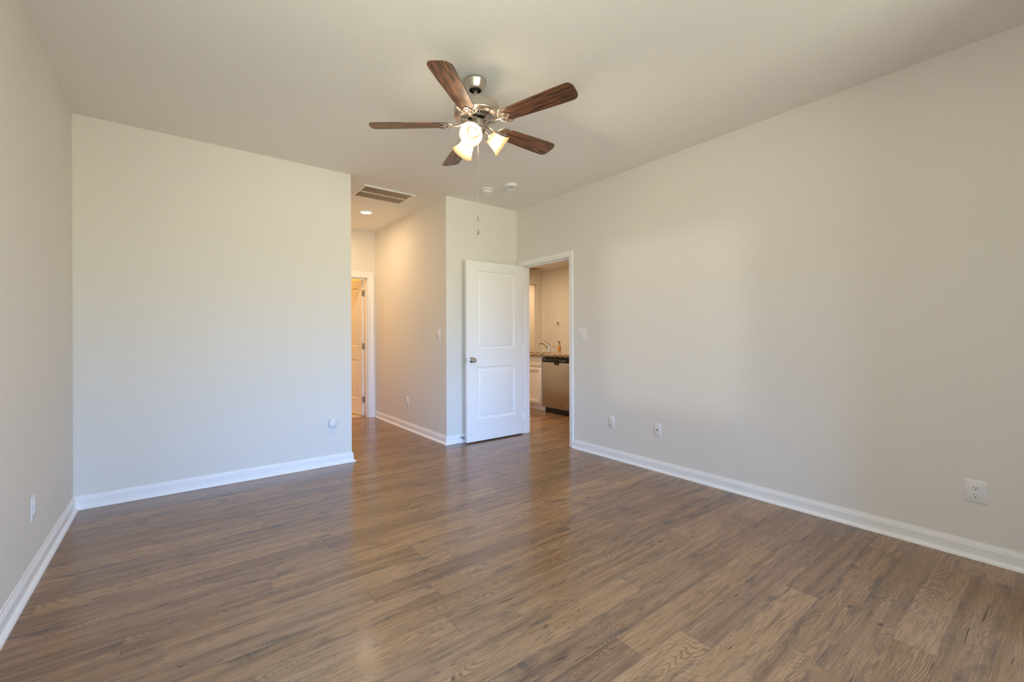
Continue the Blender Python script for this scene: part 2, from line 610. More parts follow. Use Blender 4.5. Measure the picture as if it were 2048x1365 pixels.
wall('wall_left', [((XL - T, YR - T, 0), (XL, WIN2[0], H)), ((XL - T, WIN2[1], 0), (XL, YB + T, H)), ((XL - T, WIN2[0], 0), (XL, WIN2[1], WIN2[2])), ((XL - T, WIN2[0], WIN2[3]), (XL, WIN2[1], H))], 'off white wall along the left edge of the photo')
wall('wall_back', [((XL, YB, 0), (XC, YB + T, H))], 'broad blank off white wall facing the camera on the left')
wall('wall_hall_left', [((XC - T, YB + T, 0), (XC, YH, H))], 'left side wall of the hall, turned away from the camera')
wall('wall_hall_right', [((XH, YB + T, 0), (XH + T, YH, H))], 'warm lit right side wall of the hall')
wall('wall_back_right', [((XH, YB, 0), (XR, YB + T, H))], 'narrow wall behind the open white door')
wall('wall_hall_end', [((XC - T, YH, 0), (D2[0], YH + T, H)), ((D2[1], YH, 0), (XH + T, YH + T, H)), ((D2[0], YH, D2[2]), (D2[1], YH + T, H))],
     'end wall of the hall above the bathroom doorway')
wall('wall_right', [((XR, YR - T, 0), (XR + T, D1[0], H)), ((XR, D1[1], 0), (XR + T, Y1, H)), ((XR, D1[0], D1[2]), (XR + T, D1[1], H))],
     'long off white wall on the right with the doorway to the kitchen')
wx0, wx1, wz0, wz1 = WIN
wall('wall_rear', [((XL, YR - T, 0), (wx0, YR, H)), ((wx1, YR - T, 0), (XR, YR, H)), ((wx0, YR - T, 0), (wx1, YR, wz0)), ((wx0, YR - T, wz1), (wx1, YR, H))],
     'wall with the window behind the camera')
wall('wall_shade_block', [((2.48, YR, 0), (XR, -0.40, H))], 'unseen block behind the camera on the right, added to shade the right wall')  # block added out of view to keep daylight off the near right wall
wall('wall_kitchen_far', [((KX, 1.0, 0), (KX + T, KY, H))], 'beige far wall of the kitchen behind the sink counter')
wall('wall_kitchen_end', [((XR + T, KY, 0), (5.5, KY + T, H)), ((6.83, KY, 0), (8.5, KY + T, H)), ((5.5, KY, 2.41), (6.83, KY + T, H))],
     'kitchen end wall with the tall opening, seen left of the far wall')
wall('wall_kitchen_near', [((XR + T, 0.885, 0), (KX + T, 1.0, H))], 'kitchen wall hidden behind the bedroom wall')
wall('wall_corridor', [((XR + T, 9.2, 0), (X1, 9.3, H)), ((8.4, KY + T, 0), (8.5, 9.2, H))], 'warm lit corridor wall beyond the kitchen opening')
wall('wall_bathroom', [((0.6, YH + T, 0), (0.7, 8.75, H)), ((2.55, YH + T, 0), (2.65, 8.75, H)), ((0.7, 8.65, 0), (2.55, 8.75, H)), ((0.6, YH, 0), (XC - T, YH + T, H)), ((XH + T, YH, 0), (2.65, YH + T, H))],
     'bathroom walls beyond the hall doorway')

# window behind the camera
m = MB()
fy0, fy1 = YR - 0.10, YR - 0.03
m.box((wx0, fy0, wz0), (wx0 + 0.04, fy1, wz1)).box((wx1 - 0.04, fy0, wz0), (wx1, fy1, wz1))
m.box((wx0 + 0.04, fy0, wz0), (wx1 - 0.04, fy1, wz0 + 0.04)).box((wx0 + 0.04, fy0, wz1 - 0.04), (wx1 - 0.04, fy1, wz1))
xm = (wx0 + wx1) / 2
m.box((xm - 0.025, fy0, wz0 + 0.04), (xm + 0.025, fy1, wz1 - 0.04))
win = struct(m.build('window_1', M['trim']), 'white framed double window behind the camera', 'window')
for a, c in ((wx0 + 0.04, xm - 0.025), (xm + 0.025, wx1 - 0.04)):
    MB().box((a, YR - 0.068, wz0 + 0.04), (c, YR - 0.062, wz1 - 0.04)).build('pane', M['pane'], win)
MB().box((wx0 - 0.03, YR - 0.03, wz0 - 0.03), (wx1 + 0.03, YR + 0.03, wz0), 0.004).build('window_sill', M['trim'], win)

m = MB()
a0_, a1_, c0_, c1_ = WIN2
gx0, gx1 = XL - 0.10, XL - 0.03
m.box((gx0, a0_, c0_), (gx1, a0_ + 0.04, c1_)).box((gx0, a1_ - 0.04, c0_), (gx1, a1_, c1_))
m.box((gx0, a0_ + 0.04, c0_), (gx1, a1_ - 0.04, c0_ + 0.04)).box((gx0, a0_ + 0.04, c1_ - 0.04), (gx1, a1_ - 0.04, c1_))
win2 = struct(m.build('window_2', M['trim']), 'white framed unseen window added in the left wall for the light patch', 'window')  # out of view, placed to let the light patch onto the right wall
MB().box((XL - 0.068, a0_ + 0.04, c0_ + 0.04), (XL - 0.062, a1_ - 0.04, c1_ - 0.04)).build('pane', M['pane'], win2)

# baseboards: profile (distance from wall, height)
BB = [(0.0, 0.0), (0.030, 0.0), (0.0295, 0.006), (0.027, 0.012), (0.022, 0.0165), (0.0145, 0.019), (0.0135, 0.020),
      (0.0135, 0.066), (0.0105, 0.071), (0.0105, 0.077), (0.0065, 0.082), (0.0055, 0.091), (0.0, 0.092)]


def baseboard(name, path, seg, label):
    """one straight run (path[seg] to path[seg+1]) of a moulding that mitres with its neighbours; room on the right of the walk"""
    pts = [Vector(p) for p in path]

    def off(i, d):
        p = pts[i]
        nin = nout = None
        if i > 0:
            t = (p - pts[i - 1]).normalized(); nin = Vector((t.y, -t.x))
        if i < len(pts) - 1:
            t = (pts[i + 1] - p).normalized(); nout = Vector((t.y, -t.x))
        if nin is None:
            return p + nout * d
        if nout is None:
            return p + nin * d
        bis = (nin + nout)
        return p + bis * (d / (1 + nin.dot(nout)))
    m = MB()
    A, Bq = [], []
    for d, z in BB:
        a = off(seg, d); c = off(seg + 1, d)
        A.append(m.bm.verts.new((a.x, a.y, z))); Bq.append(m.bm.verts.new((c.x, c.y, z)))
    n = len(BB)
    for i in range(n):
        j = (i + 1) % n
        m._face((A[i], A[j], Bq[j], Bq[i]))
    m._face(A); m._face(list(reversed(Bq)))
    return struct(m.build(name, M['trim'], sharp=28), label, 'baseboard')


pa = [(XL, YR), (XL, YB), (XC, YB), (XC, YH)]
baseboard('baseboard_left', pa, 0, 'white baseboard along the left wall')
baseboard('baseboard_back', pa, 1, 'white baseboard under the broad blank wall')
baseboard('baseboard_hall_left', pa, 2, 'white baseboard turning the corner into the hall')
pb = [(XH, YH), (XH, YB), (XR, YB)]
baseboard('baseboard_hall_right', pb, 0, 'white baseboard along the warm lit hall wall')
baseboard('baseboard_back_right', pb, 1, 'white baseboard behind the open door')
pc_ = [(XR, D1[0] - 0.057), (XR, -0.40), (2.48, -0.40)]
baseboard('baseboard_right', pc_, 0, 'long white baseboard along the right wall')
baseboard('baseboard_shade_block', pc_, 1, 'white baseboard on the added block behind the camera')


# door casings -------------------------------------------------------------
def casing_profile(w):
    # (across from the opening edge outward, thickness)
    return [(0.0, 0.0), (0.0, 0.008), (0.004, 0.011), (w * 0.55, 0.0125), (w * 0.72, 0.016), (w - 0.004, 0.017), (w, 0.014), (w, 0.0)]


def casing(m, a, c, ztop, w, place):
    """mitred casing round an opening a..c (along the wall), head ztop; place(s, d, z) -> world"""
    pr = casing_profile(w)
    for i in range(len(pr)):
        j = (i + 1) % len(pr)
        path = lambda k: [place(a - pr[k][0], pr[k][1], 0.0), place(a - pr[k][0], pr[k][1], ztop + pr[k][0]),
                          place(c + pr[k][0], pr[k][1], ztop + pr[k][0]), place(c + pr[k][0], pr[k][1], 0.0)]
        pi_, pj_ = path(i), path(j)
        for k in range(3):
            m.quad([pi_[k], pi_[k + 1], pj_[k + 1], pj_[k]])
    return m


m = MB()
casing(m, D1[0] - 0.004, D1[1] + 0.004, D1[2] + 0.004, 0.055, lambda s, d, z: (XR - d, s, z))
casing(m, D1[0] - 0.004, D1[1] + 0.004, D1[2] + 0.004, 0.055, lambda s, d, z: (XR + T + d, s, z))
JT = 0.004
m.box((XR - 0.001, D1[0] - 0.0005, 0), (XR + T + 0.001, D1[0] + JT, D1[2]))
m.box((XR - 0.001, D1[1] - JT, 0), (XR + T + 0.001, D1[1] + 0.0005, D1[2]))
m.box((XR - 0.001, D1[0], D1[2] - JT), (XR + T + 0.001, D1[1], D1[2] + 0.0005))
# stops
m.box((XR + 0.045, D1[1] - JT - 0.011, 0), (XR + 0.080, D1[1] - JT, D1[2] - JT))
m.box((XR + 0.045, D1[0] + JT, 0), (XR + 0.080, D1[0] + JT + 0.011, D1[2] - JT))
m.box((XR + 0.045, D1[0] + JT, D1[2] - JT - 0.011), (XR + 0.080, D1[1] - JT, D1[2] - JT))
struct(m.build('trim_1', M['trim']), 'white casing and jamb round the kitchen doorway in the right wall', 'door frame')

m = MB()
casing(m, D2[0] - 0.004, D2[1] + 0.004, D2[2] + 0.004, 0.085, lambda s, d, z: (s, YH - d, z))
casing(m, D2[0] - 0.004, D2[1] + 0.004, D2[2] + 0.004, 0.085, lambda s, d, z: (s, YH + T + d, z))
m.box((D2[0] - 0.0005, YH - 0.001, 0), (D2[0] + JT, YH + T + 0.001, D2[2]))
m.box((D2[1] - JT, YH - 0.001, 0), (D2[1] + 0.0005, YH + T + 0.001, D2[2]))
m.box((D2[0], YH - 0.001, D2[2] - JT), (D2[1], YH + T + 0.001, D2[2] + 0.0005))
m.box((D2[1] - JT - 0.011, YH + 0.035, 0), (D2[1] - JT, YH + 0.070, D2[2] - JT))
m.box((D2[0] + JT, YH + 0.035, D2[2] - JT - 0.011), (D2[1] - JT, YH + 0.070, D2[2] - JT))
struct(m.build('trim_2', M['trim']), 'white casing round the doorway at the end of the hall', 'door frame')


# ------------------------------------------------------------------ panel doors
def panel_door_mesh(w, h, th, mat):
    """slab in local XZ, x 0..w, front face y = 0 looking to -y, back y = th"""
    m = MB()
    sx = 0.128
    panels = [(sx, w - sx, 0.235, 0.842), (sx, w - sx, 1.022, h - 0.098)]
    for side in (0, 1):
        def P(x, z, d):
            return (x, d if side == 0 else th - d, z)
        xs = [0, sx, w - sx, w]
        zs = [0, 0.235, 0.842, 1.022, h - 0.098, h]
        for i in range(3):
            for j in range(5):
                if i == 1 and j in (1, 3):
                    continue
                m.quad([P(xs[i], zs[j], 0), P(xs[i + 1], zs[j], 0), P(xs[i + 1], zs[j + 1], 0), P(xs[i], zs[j + 1], 0)])
        prof = [(0.0, 0.0), (0.004, -0.0015), (0.009, 0.0), (0.016, 0.0095), (0.028, 0.011), (0.042, 0.011), (0.050, 0.004), (0.055, 0.003)]
        for x0, x1, z0, z1 in panels:
            loops = [[P(x0 + o, z0 + o, d), P(x1 - o, z0 + o, d), P(x1 - o, z1 - o, d), P(x0 + o, z1 - o, d)] for o, d in prof]
            for a, c in zip(loops, loops[1:]):
                for k in range(4):
                    n = (k + 1) % 4
                    m.quad([a[k], a[n], c[n], c[k]])
            m.quad(loops[-1])
    m.quad([(0, 0, 0), (0, th, 0), (0, th, h), (0, 0, h)])
    m.quad([(w, 0, 0), (w, th, 0), (w, th, h), (w, 0, h)])
    m.quad([(0, 0, 0), (w, 0, 0), (w, th, 0), (0, th, 0)])
    m.quad([(0, 0, h), (w, 0, h), (w, th, h), (0, th, h)])
    bmesh.ops.remove_doubles(m.bm, verts=m.bm.verts[:], dist=0.0002)
    return m


def knob(parent, x, z, y, sgn):
    """door knob on face y pointing along sgn*y"""
    Mx = Matrix.Translation((x, y, z)) @ Matrix.Rotation(radians(90) * (1 if sgn < 0 else -1), 4, 'X')
    kb = MB().lathe([(0.0, 0.066), (0.012, 0.0655), (0.021, 0.061), (0.026, 0.052), (0.027, 0.044), (0.024, 0.036), (0.016, 0.030), (0.0115, 0.024), (0.0115, 0.008)], 28, Mx, cap=False)
    kb.lathe([(0.0115, 0.012), (0.024, 0.009), (0.031, 0.004), (0.0325, 0.0)], 28, Mx, cap=False)
    return kb.build('door_knob', M['nickel_polish'], parent)


def hinge_mb(x, y, z):
    m = MB()
    m.lathe([(0.0, 0.046), (0.004, 0.0455), (0.0065, 0.0445), (0.0065, -0.0445), (0.004, -0.0455), (0.0, -0.046)], 12, Matrix.Translation((x, y, z)))
    return m


door = bpy.data.objects.new('door_1', None); COL.objects.link(door)
DW, DH, DTH = 0.806, 2.022, 0.035
door.location = (2.542, 4.098, 0.014)
struct(door, 'white two panel door standing open against the back wall', 'door')
panel_door_mesh(DW, DH, DTH, M['door']).build('door_slab', M['door'], door)
knob(door, 0.066, 0.912, 0.0, -1)
knob(door, 0.066, 0.912, DTH, 1)
MB().box((-0.0015, 0.006, 0.912 - 0.029), (0.001, 0.029, 0.912 + 0.029), 0.0005).build('latch_plate', M['nickel'], door)
for z in (0.20, 1.02, 1.84):
    hinge_mb(DW + 0.003, -0.004, z).build('hinge', M['trim'], door)

bd = bpy.data.objects.new('door_2', None); COL.objects.link(bd)
struct(bd, 'white panel door open into the yellow lit bathroom at the hall end', 'door')
# hinge line at the right jamb; the slab runs away from it into the bathroom
HX, HY = D2[1] - 0.014, YH + T + 0.004
bd.location = (HX, HY, 0.018)
bd.rotation_euler = (0, 0, radians(90 + 7))
sl = panel_door_mesh(0.744, 2.018, 0.035, M['door']).build('door_slab', M['door'], bd)
knob(bd, 0.744 - 0.066, 0.912, 0.0, -1)
knob(bd, 0.744 - 0.066, 0.912, 0.035, 1)
for z in (0.235, 1.03, 1.82):
    hb = MB().box((-0.0025, 0.003, z - 0.045), (0.0, 0.034, z + 0.045))
    hb.box((-0.030, -0.006, z - 0.045), (0.0, -0.003, z + 0.045))
    hb.lathe([(0.0065, 0.045), (0.0065, -0.045)], 12, Matrix.Translation((-0.003, -0.004, z)))
    hb.build('hinge', M['nickel'], bd)

# spring door stop on the skirting behind the door
ds = thing('door_stop', 'small spring door stop at the foot of the wall behind the open door', 'door stop', (2.528, YB - 0.0135, 0.062))
Mx = Matrix.Rotation(radians(90), 4, 'X')
MB().lathe([(0.012, 0.0), (0.012, 0.004), (0.006, 0.008)], 16, Mx).build('mount', M['nickel'], ds)
MB().tube([(0.0042 * cos(t * 0.9), -0.006 - t * 0.0009, 0.0042 * sin(t * 0.9)) for t in range(60)], 0.0012, 6).build('spring', M['nickel'], ds)
MB().lathe([(0.0, 0.075), (0.006, 0.074), (0.0085, 0.068), (0.0085, 0.060), (0.005, 0.058)], 16, Mx).build('rubber_tip', M['black'], ds)


# ------------------------------------------------------------------ wall plates (local: plate in XZ, front to -y)
def plate(parent, w, h, name='cover_plate', mat='plastic'):
    m = MB()
    a, d = 0.005, 0.0055
    o = [(-w / 2, -h / 2), (w / 2, -h / 2), (w / 2, h / 2), (-w / 2, h / 2)]
    i = [(-w / 2 + a, -h / 2 + a), (w / 2 - a, -h / 2 + a), (w / 2 - a, h / 2 - a), (-w / 2 + a, h / 2 - a)]
    for k in range(4):
        n = (k + 1) % 4
        m.quad([(o[k][0], 0, o[k][1]), (o[n][0], 0, o[n][1]), (o[n][0], -0.002, o[n][1]), (o[k][0], -0.002, o[k][1])])
        m.quad([(o[k][0], -0.002, o[k][1]), (o[n][0], -0.002, o[n][1]), (i[n][0], -d, i[n][1]), (i[k][0], -d, i[k][1])])
    m.quad([(x, -d, z) for x, z in i])
    m.quad([(x, 0, z) for x, z in o])
    bmesh.ops.remove_doubles(m.bm, verts=m.bm.verts[:], dist=0.0001)
    return m.build(name, M[mat], parent)


def receptacle(parent, z):
    pts = []
    for k in range(32):
        a = 2 * pi * k / 32
        x, y = 0.0172 * cos(a), 0.0172 * sin(a)
        pts.append((x, max(-0.0135, min(0.0135, y))))
    Mx = Matrix.Translation((0, 0, z)) @ Matrix.Rotation(radians(90), 4, 'X')
    r = MB().prism(pts, 0.0, 0.0085, Mx).build('receptacle', M['plastic'], parent)
    s = MB()
    s.box((-0.0078, -0.0089, z - 0.0005), (-0.0058, -0.0083, z + 0.0075))
    s.box((0.0058, -0.0089, z + 0.0005), (0.0076, -0.0083, z + 0.0070))
    s.prism([(0.003 * cos(2 * pi * k / 14), 0.0026 * sin(2 * pi * k / 14)) for k in range(14)], 0.0083, 0.0089, Matrix.Translation((0, 0, z - 0.0068)) @ Matrix.Rotation(radians(90), 4, 'X'))
    s.build('slots', M['slot'], r)
    return r


def screw(parent, z, x=0.0):
    return MB().lathe([(0.0035, 0.0), (0.0032, 0.0072), (0.0, 0.0078)], 12, Matrix.Translation((x, 0, z)) @ Matrix.Rotation(radians(90), 4, 'X'), cap=False).build('screw', M['plastic'], parent)


def make_outlet(w, h, loc, rz, label):
    t = thing('power_outlet', label, 'outlet', loc, rz, 'wall outlets')
    plate(t, w, h)
    receptacle(t, 0.0195)
    receptacle(t, -0.0195)
    screw(t, 0.0)
    return t


RW, LW = radians(-90), radians(90)
make_outlet(0.085, 0.121, (XR, 0.3215, 0.356), RW, 'white duplex outlet on the right wall, nearest the camera by the baseboard')
out0 = make_outlet(0.071, 0.116, (XR, 2.757, 0.354), RW, 'small white outlet on the right wall, next to the doorway casing')
dup(out0, (XH, 5.25, 0.360), RW, 'white outlet low on the warm lit hall wall')
dup(out0, (XL, 3.150, 0.350), LW, 'white outlet on the left wall, seen nearly edge on')
dup(out0, (1.152, YB, 0.342), 0.0, 'white outlet under the plug-in air freshener near the hall corner')

cj = thing('cable_plate', 'white wall plate with one small dark jack on the right wall', 'wall plate', (XR, 2.247, 0.360), RW)
plate(cj, 0.071, 0.116)
MB().box((-0.007, -0.0075, -0.0055), (0.007, -0.005, 0.0055)).build('jack', M['slot'], cj)
screw(cj, 0.042); screw(cj, -0.042)

# toggles
def toggle(parent, x):
    m = MB().box((x - 0.005, -0.0062, -0.012), (x + 0.005, -0.0052, 0.012))
    m.box((x - 0.0038, -0.016, -0.004), (x + 0.0038, -0.005, 0.004), 0.001, Mx=Matrix.Translation((0, 0, 0.003)) @ Matrix.Rotation(radians(-24), 4, 'X'))
    return m.build('toggle', M['plastic'], parent)


sw = thing('light_switch', 'white double switch plate on the right wall beside the doorway', 'light switch', (XR, 3.1395, 1.206), RW, 'wall switches')
plate(sw, 0.118, 0.118)
for x in (-0.023, 0.023):
    toggle(sw, x); screw(sw, 0.030, x); screw(sw, -0.030, x)
sh = thing('light_switch', 'white switch plate on the hall wall near its corner', 'light switch', (XH, 4.406, 1.212), RW, 'wall switches')
plate(sh, 0.078, 0.121)
for z in (-0.021, 0.021):
    m = MB().box((-0.011, -0.0085, z - 0.008), (0.011, -0.005, z + 0.008), 0.001)
    m.build('rocker', M['plastic'], sh)
screw(sh, 0.045); screw(sh, -0.045)

# plug-in air freshener
af = thing('air_freshener', 'white rounded plug-in air freshener on the outlet near the hall corner', 'air freshener', (1.152, YB - 0.0092, 0.342))
pts = []
for k in range(13):
    a = pi * k / 12
    pts.append((0.030 * cos(a), 0.072 + 0.020 * sin(a)))
for k in range(13):
    a = pi + pi * k / 12
    pts.append((0.036 * cos(a), 0.030 + 0.028 * sin(a)))
Rx = Matrix.Rotation(radians(90), 4, 'X')
m = MB().prism(pts, 0.0, 0.030, Rx)
bmesh.ops.bevel(m.bm, geom=[e for e in m.bm.edges if abs(e.verts[0].co.y + 0.030) < 1e-5 and abs(e.verts[1].co.y + 0.030) < 1e-5], offset=0.008, segments=3, profile=0.5, affect='EDGES')
body = m.build('housing', M['plastic'], af)
fr = [(x * 0.72, (z - 0.05) * 0.86 + 0.062) for x, z in pts]
m = MB().prism(fr, 0.028, 0.040, Rx)
bmesh.ops.bevel(m.bm, geom=[e for e in m.bm.edges if abs(e.verts[0].co.y + 0.040) < 1e-5 and abs(e.verts[1].co.y + 0.040) < 1e-5], offset=0.006, segments=3, profile=0.5, affect='EDGES')
m.build('front_shield', M['plastic'], af)
m = MB()
for k in range(5):
    a = pi + pi * (k + 1) / 6
    m.box((0.029 * cos(a) - 0.0025, -0.0312, 0.030 + 0.022 * sin(a) - 0.002), (0.029 * cos(a) + 0.0025, -0.0300, 0.030 + 0.022 * sin(a) + 0.002))
m.build('vent_slots', M['slot'], af)

# ------------------------------------------------------------------ ceiling fixtures (local z = 0 at ceiling)
rv = thing('return_air_vent', 'white framed return air grille with brown slats in the hall ceiling', 'vent', (1.805, 4.618, H))
vw, vd = 0.285, 0.217
m = MB()
m.box((-vw, -vd, -0.010), (vw, -vd + 0.030, 0), 0.003).box((-vw, vd - 0.030, -0.010), (vw, vd, 0), 0.003)
m.box((-vw, -vd + 0.030, -0.010), (-vw + 0.030, vd - 0.030, 0), 0.003).box((vw - 0.030, -vd + 0.030, -0.010), (vw, vd - 0.030, 0), 0.003)
m.build('frame', M['plastic'], rv)
MB().box((-vw + 0.004, -vd - 0.003, -0.017), (vw - 0.004, -vd + 0.017, -0.009), 0.002).build('hinge_strip', M['plastic'], rv)
MB().box((-vw + 0.030, -0.006, -0.010), (vw - 0.030, 0.006, -0.001)).build('centre_bar', M['plastic_warm'], rv)
MB().box((-vw + 0.030, -vd + 0.030, -0.0012), (vw - 0.030, vd - 0.030, -0.0004)).build('filter', M['vent_dark'], rv)
for y0, y1 in ((-vd + 0.030, -0.006), (0.006, vd - 0.030)):
    m = MB()
    n = 36
    for k in range(n):
        x = -vw + 0.036 + (2 * vw - 0.072) * k / (n - 1)
        m.box((x - 0.0012, y0, -0.009), (x + 0.0012, y1, -0.0015), Mx=None)
    m.build('slat_bank', M['vent_slat'], rv)

dl = thing('recessed_light', 'glowing round recessed light in the hall ceiling', 'ceiling light', (1.876, 5.370, H))
MB().lathe([(0.062, -0.001), (0.062, -0.012), (0.066, -0.015), (0.082, -0.006), (0.084, 0.0)], 40, cap=False).build('trim_ring', M['plastic'], dl)
MB().lathe([(0.0, -0.012), (0.055, -0.012), (0.062, -0.010), (0.062, -0.004)], 40, cap=False).build('diffuser', M['diffuser'], dl)

sd = thing('ceiling_alarm', 'flat round white alarm on the ceiling, the left one of two', 'alarm', (2.606, 3.786, H))
MB().lathe([(0.071, 0.0), (0.071, -0.010), (0.067, -0.014), (0.058, -0.016), (0.0, -0.016)], 40, cap=False).build('base', M['plastic'], sd)
MB().lathe([(0.051, -0.018), (0.051, -0.016)], 40).build('gap_ring', M['slot'], sd)
MB().lathe([(0.054, -0.018), (0.054, -0.030), (0.048, -0.040), (0.030, -0.044), (0.0, -0.045)], 40, cap=False).build('cover', M['plastic'], sd)
sd2 = thing('smoke_detector', 'round white smoke detector with dark vent slots, right one on ceiling', 'smoke detector', (2.719, 3.520, H))
MB().lathe([(0.062, 0.0), (0.062, -0.022), (0.058, -0.028), (0.046, -0.031), (0.0, -0.031)], 40, cap=False).build('base', M['plastic'], sd2)
MB().lathe([(0.034, -0.030), (0.034, -0.052)], 30).build('sensor_chamber', M['slot'], sd2)
m = MB()
for k in range(8):
    a = 2 * pi * k / 8
    m.box((0.030, -0.004, -0.053), (0.041, 0.004, -0.030), Mx=Matrix.Rotation(a, 4, 'Z'))
m.lathe([(0.036, -0.0395), (0.0415, -0.0395), (0.0415, -0.0425), (0.036, -0.0425)], 40, cap=False)
m.lathe([(0.041, -0.052), (0.040, -0.057), (0.026, -0.062), (0.0, -0.063)], 40, cap=False)
m.lathe([(0.041, -0.052), (0.0, -0.052)], 40, cap=False)
m.build('sensor_cage', M['plastic'], sd2)

# ------------------------------------------------------------------ ceiling fan
fan = thing('ceiling_fan', 'five blade ceiling fan with dark wood blades and three lit glass shades', 'ceiling fan', (1.4423, 2.2171, H))
TX, TY = 0.040, -0.0345                     # the fan hangs a little out of plumb
nrm = Vector((-TX, -TY, 1)).normalized()
TILT = Vector((0, 0, 1)).rotation_difference(nrm).to_matrix().to_4x4()
PIV = Matrix.Translation((0, 0, -0.03)) @ TILT @ Matrix.Translation((0, 0, 0.03))


def fpart(m, name, mat, parent=None, mx=None, sharp=35):
    o = m.build(name, mat, parent or fan, sharp=sharp)
    o.matrix_local = mx if mx is not None else PIV
    return o


ID = Matrix.Identity(4)
can = fpart(MB().lathe([(0.060, 0.0), (0.064, -0.001), (0.0655, -0.006), (0.0655, -0.013), (0.063, -0.018), (0.060, -0.026), (0.055, -0.040), (0.048, -0.054), (0.043, -0.061), (0.040, -0.063), (0.036, -0.063), (0.035, -0.058)], 48, cap=False), 'canopy', M['nickel'], mx=ID)
fpart(MB().lathe([(0.0355, -0.050), (0.0, -0.050)], 32, cap=False), 'canopy_hollow', M['slot'], parent=can, mx=ID)
fpart(MB().lathe([(0.0, -0.030), (0.024, -0.040), (0.026, -0.052), (0.020, -0.062), (0.011, -0.066)], 24, cap=False), 'hanger_ball', M['slot'], mx=ID)
fpart(MB().lathe([(0.0115, -0.045), (0.0115, -0.168)], 20), 'downrod', M['nickel'])
mot = fpart(MB().lathe([(0.0, -0.152), (0.024, -0.153), (0.027, -0.160), (0.126, -0.163), (0.1335, -0.165), (0.1375, -0.169), (0.1385, -0.175), (0.1385, -0.212), (0.1360, -0.2135), (0.1360, -0.2165), (0.1385, -0.218), (0.1370, -0.223), (0.128, -0.229), (0.114, -0.2325)], 64, cap=False), 'motor_housing', M['nickel'])
fpart(MB().lathe([(0.112, -0.229), (0.052, -0.229)], 48, cap=False), 'vent_gap', M['slot'], parent=mot, mx=ID)
m = MB()
m.lathe([(0.114, -0.231), (0.1135, -0.2355), (0.106, -0.2365), (0.104, -0.233)], 64, cap=False)
m.lathe([(0.071, -0.232), (0.070, -0.2365), (0.058, -0.2375), (0.053, -0.232)], 48, cap=False)
for k in range(44):
    a = 2 * pi * k / 44
    Rz = Matrix.Rotation(a, 4, 'Z')
    m.box((0.068, -0.0028, -0.2362), (0.107, 0.0028, -0.2325), Mx=Rz)
fpart(m, 'vent_ring', M['nickel'], parent=mot, mx=ID)
fpart(MB().lathe([(0.050, -0.230), (0.050, -0.236), (0.044, -0.240), (0.030, -0.241), (0.030, -0.262)], 32, cap=False), 'flywheel', M['slot'])
swh = fpart(MB().lathe([(0.030, -0.247), (0.044, -0.248), (0.0465, -0.251), (0.0465, -0.292), (0.049, -0.294), (0.050, -0.299), (0.046, -0.303)], 40, cap=False), 'switch_housing', M['nickel'])
fpart(MB().lathe([(0.046, -0.300), (0.0455, -0.306), (0.040, -0.318), (0.030, -0.326), (0.018, -0.331), (0.012, -0.340), (0.006, -0.347), (0.0, -0.348)], 40, cap=False), 'light_fitter', M['nickel'])

# blades
ZB = -0.270
R0, R1 = 0.172, 0.6365
bp = [(R0, 0.030), (R0, -0.030), (R0 + 0.003, -0.040), (R0 + 0.014, -0.046), (R0 + 0.10, -0.053), (R1 - 0.16, -0.063)]
for k in range(0, 25):
    a = -pi / 2 + pi * k / 24
    ca, sa = max(cos(a), 0.0), sin(a)
    bp.append((R1 - 0.055 + 0.055 * ca ** 0.62, 0.0655 * math.copysign(abs(sa) ** 0.62, sa)))
bp += [(R1 - 0.16, 0.063), (R0 + 0.10, 0.053), (R0 + 0.014, 0.046), (R0 + 0.003, 0.040)]


def blade_bracket():
    m = MB()
    z = -0.0055
    ax = ((0, 0, 1), 0.38)
    # arm from the flywheel out to the blade
    m.tube([(0.046, 0, 0.026), (0.066, 0, 0.018), (0.090, 0, 0.004), (0.115, 0, -0.004), (0.145, 0, z), (0.172, 0, z)], [0.011, 0.010, 0.0095, 0.0095, 0.011, 0.010], 10, ((0, 0, 1), 0.6))
    # crescent
    cr = []
    for k in range(25):
        a = radians(-118 + 236 * k / 24)
        cr.append((0.207 - 0.052 * cos(a), 0.056 * sin(a), z))
    m.tube(cr, [0.0045 + 0.004 * sin(pi * k / 24) for k in range(25)], 8, ax)
    # scalloped inner edge with a cusp in the middle
    for s in (-1, 1):
        sc = []
        for k in range(11):
            t = k / 10
            sc.append((0.226 - 0.030 * sin(pi * t) - 0.004 * t, s * (0.003 + 0.047 * t), z))
        m.tube(sc, 0.0045, 8, ax)
        m.tube([(0.165, s * 0.006, z), (0.190, s * 0.013, z), (0.204, s * 0.024, z)], 0.0042, 8, ax)
    m.tube([(0.160, 0, z), (0.195, 0, z), (0.227, 0, z)], [0.006, 0.0045, 0.003], 8, ax)
    for (x, y) in ((0.188, 0.030), (0.188, -0.030), (0.172, 0.0)):
        m.lathe([(0.0055, 0.0), (0.005, -0.003), (0.0, -0.004)], 10, Matrix.Translation((x, y, z - 0.003)), cap=False)
    return m


TH0 = radians(3.67)
bl0 = br0 = None
for k in range(5):
    mx = PIV @ Matrix.Translation((0, 0, ZB)) @ Matrix.Rotation(TH0 + 2 * pi * k / 5, 4, 'Z')
    # pitch about the blade's own length
    mxp = mx @ Matrix.Rotation(radians(-12), 4, 'X')
    if k == 0:
        m = MB().prism(bp, -0.003, 0.003)
        bl0 = m.build('blade', M['blade'], fan)
        bl0.matrix_local = mxp
        br0 = blade_bracket().build('blade_bracket', M['nickel'], bl0)
    else:
        b_ = bl0.copy(); COL.objects.link(b_); b_.parent = fan; b_.matrix_local = mxp
        q = br0.copy(); COL.objects.link(q); q.parent = b_

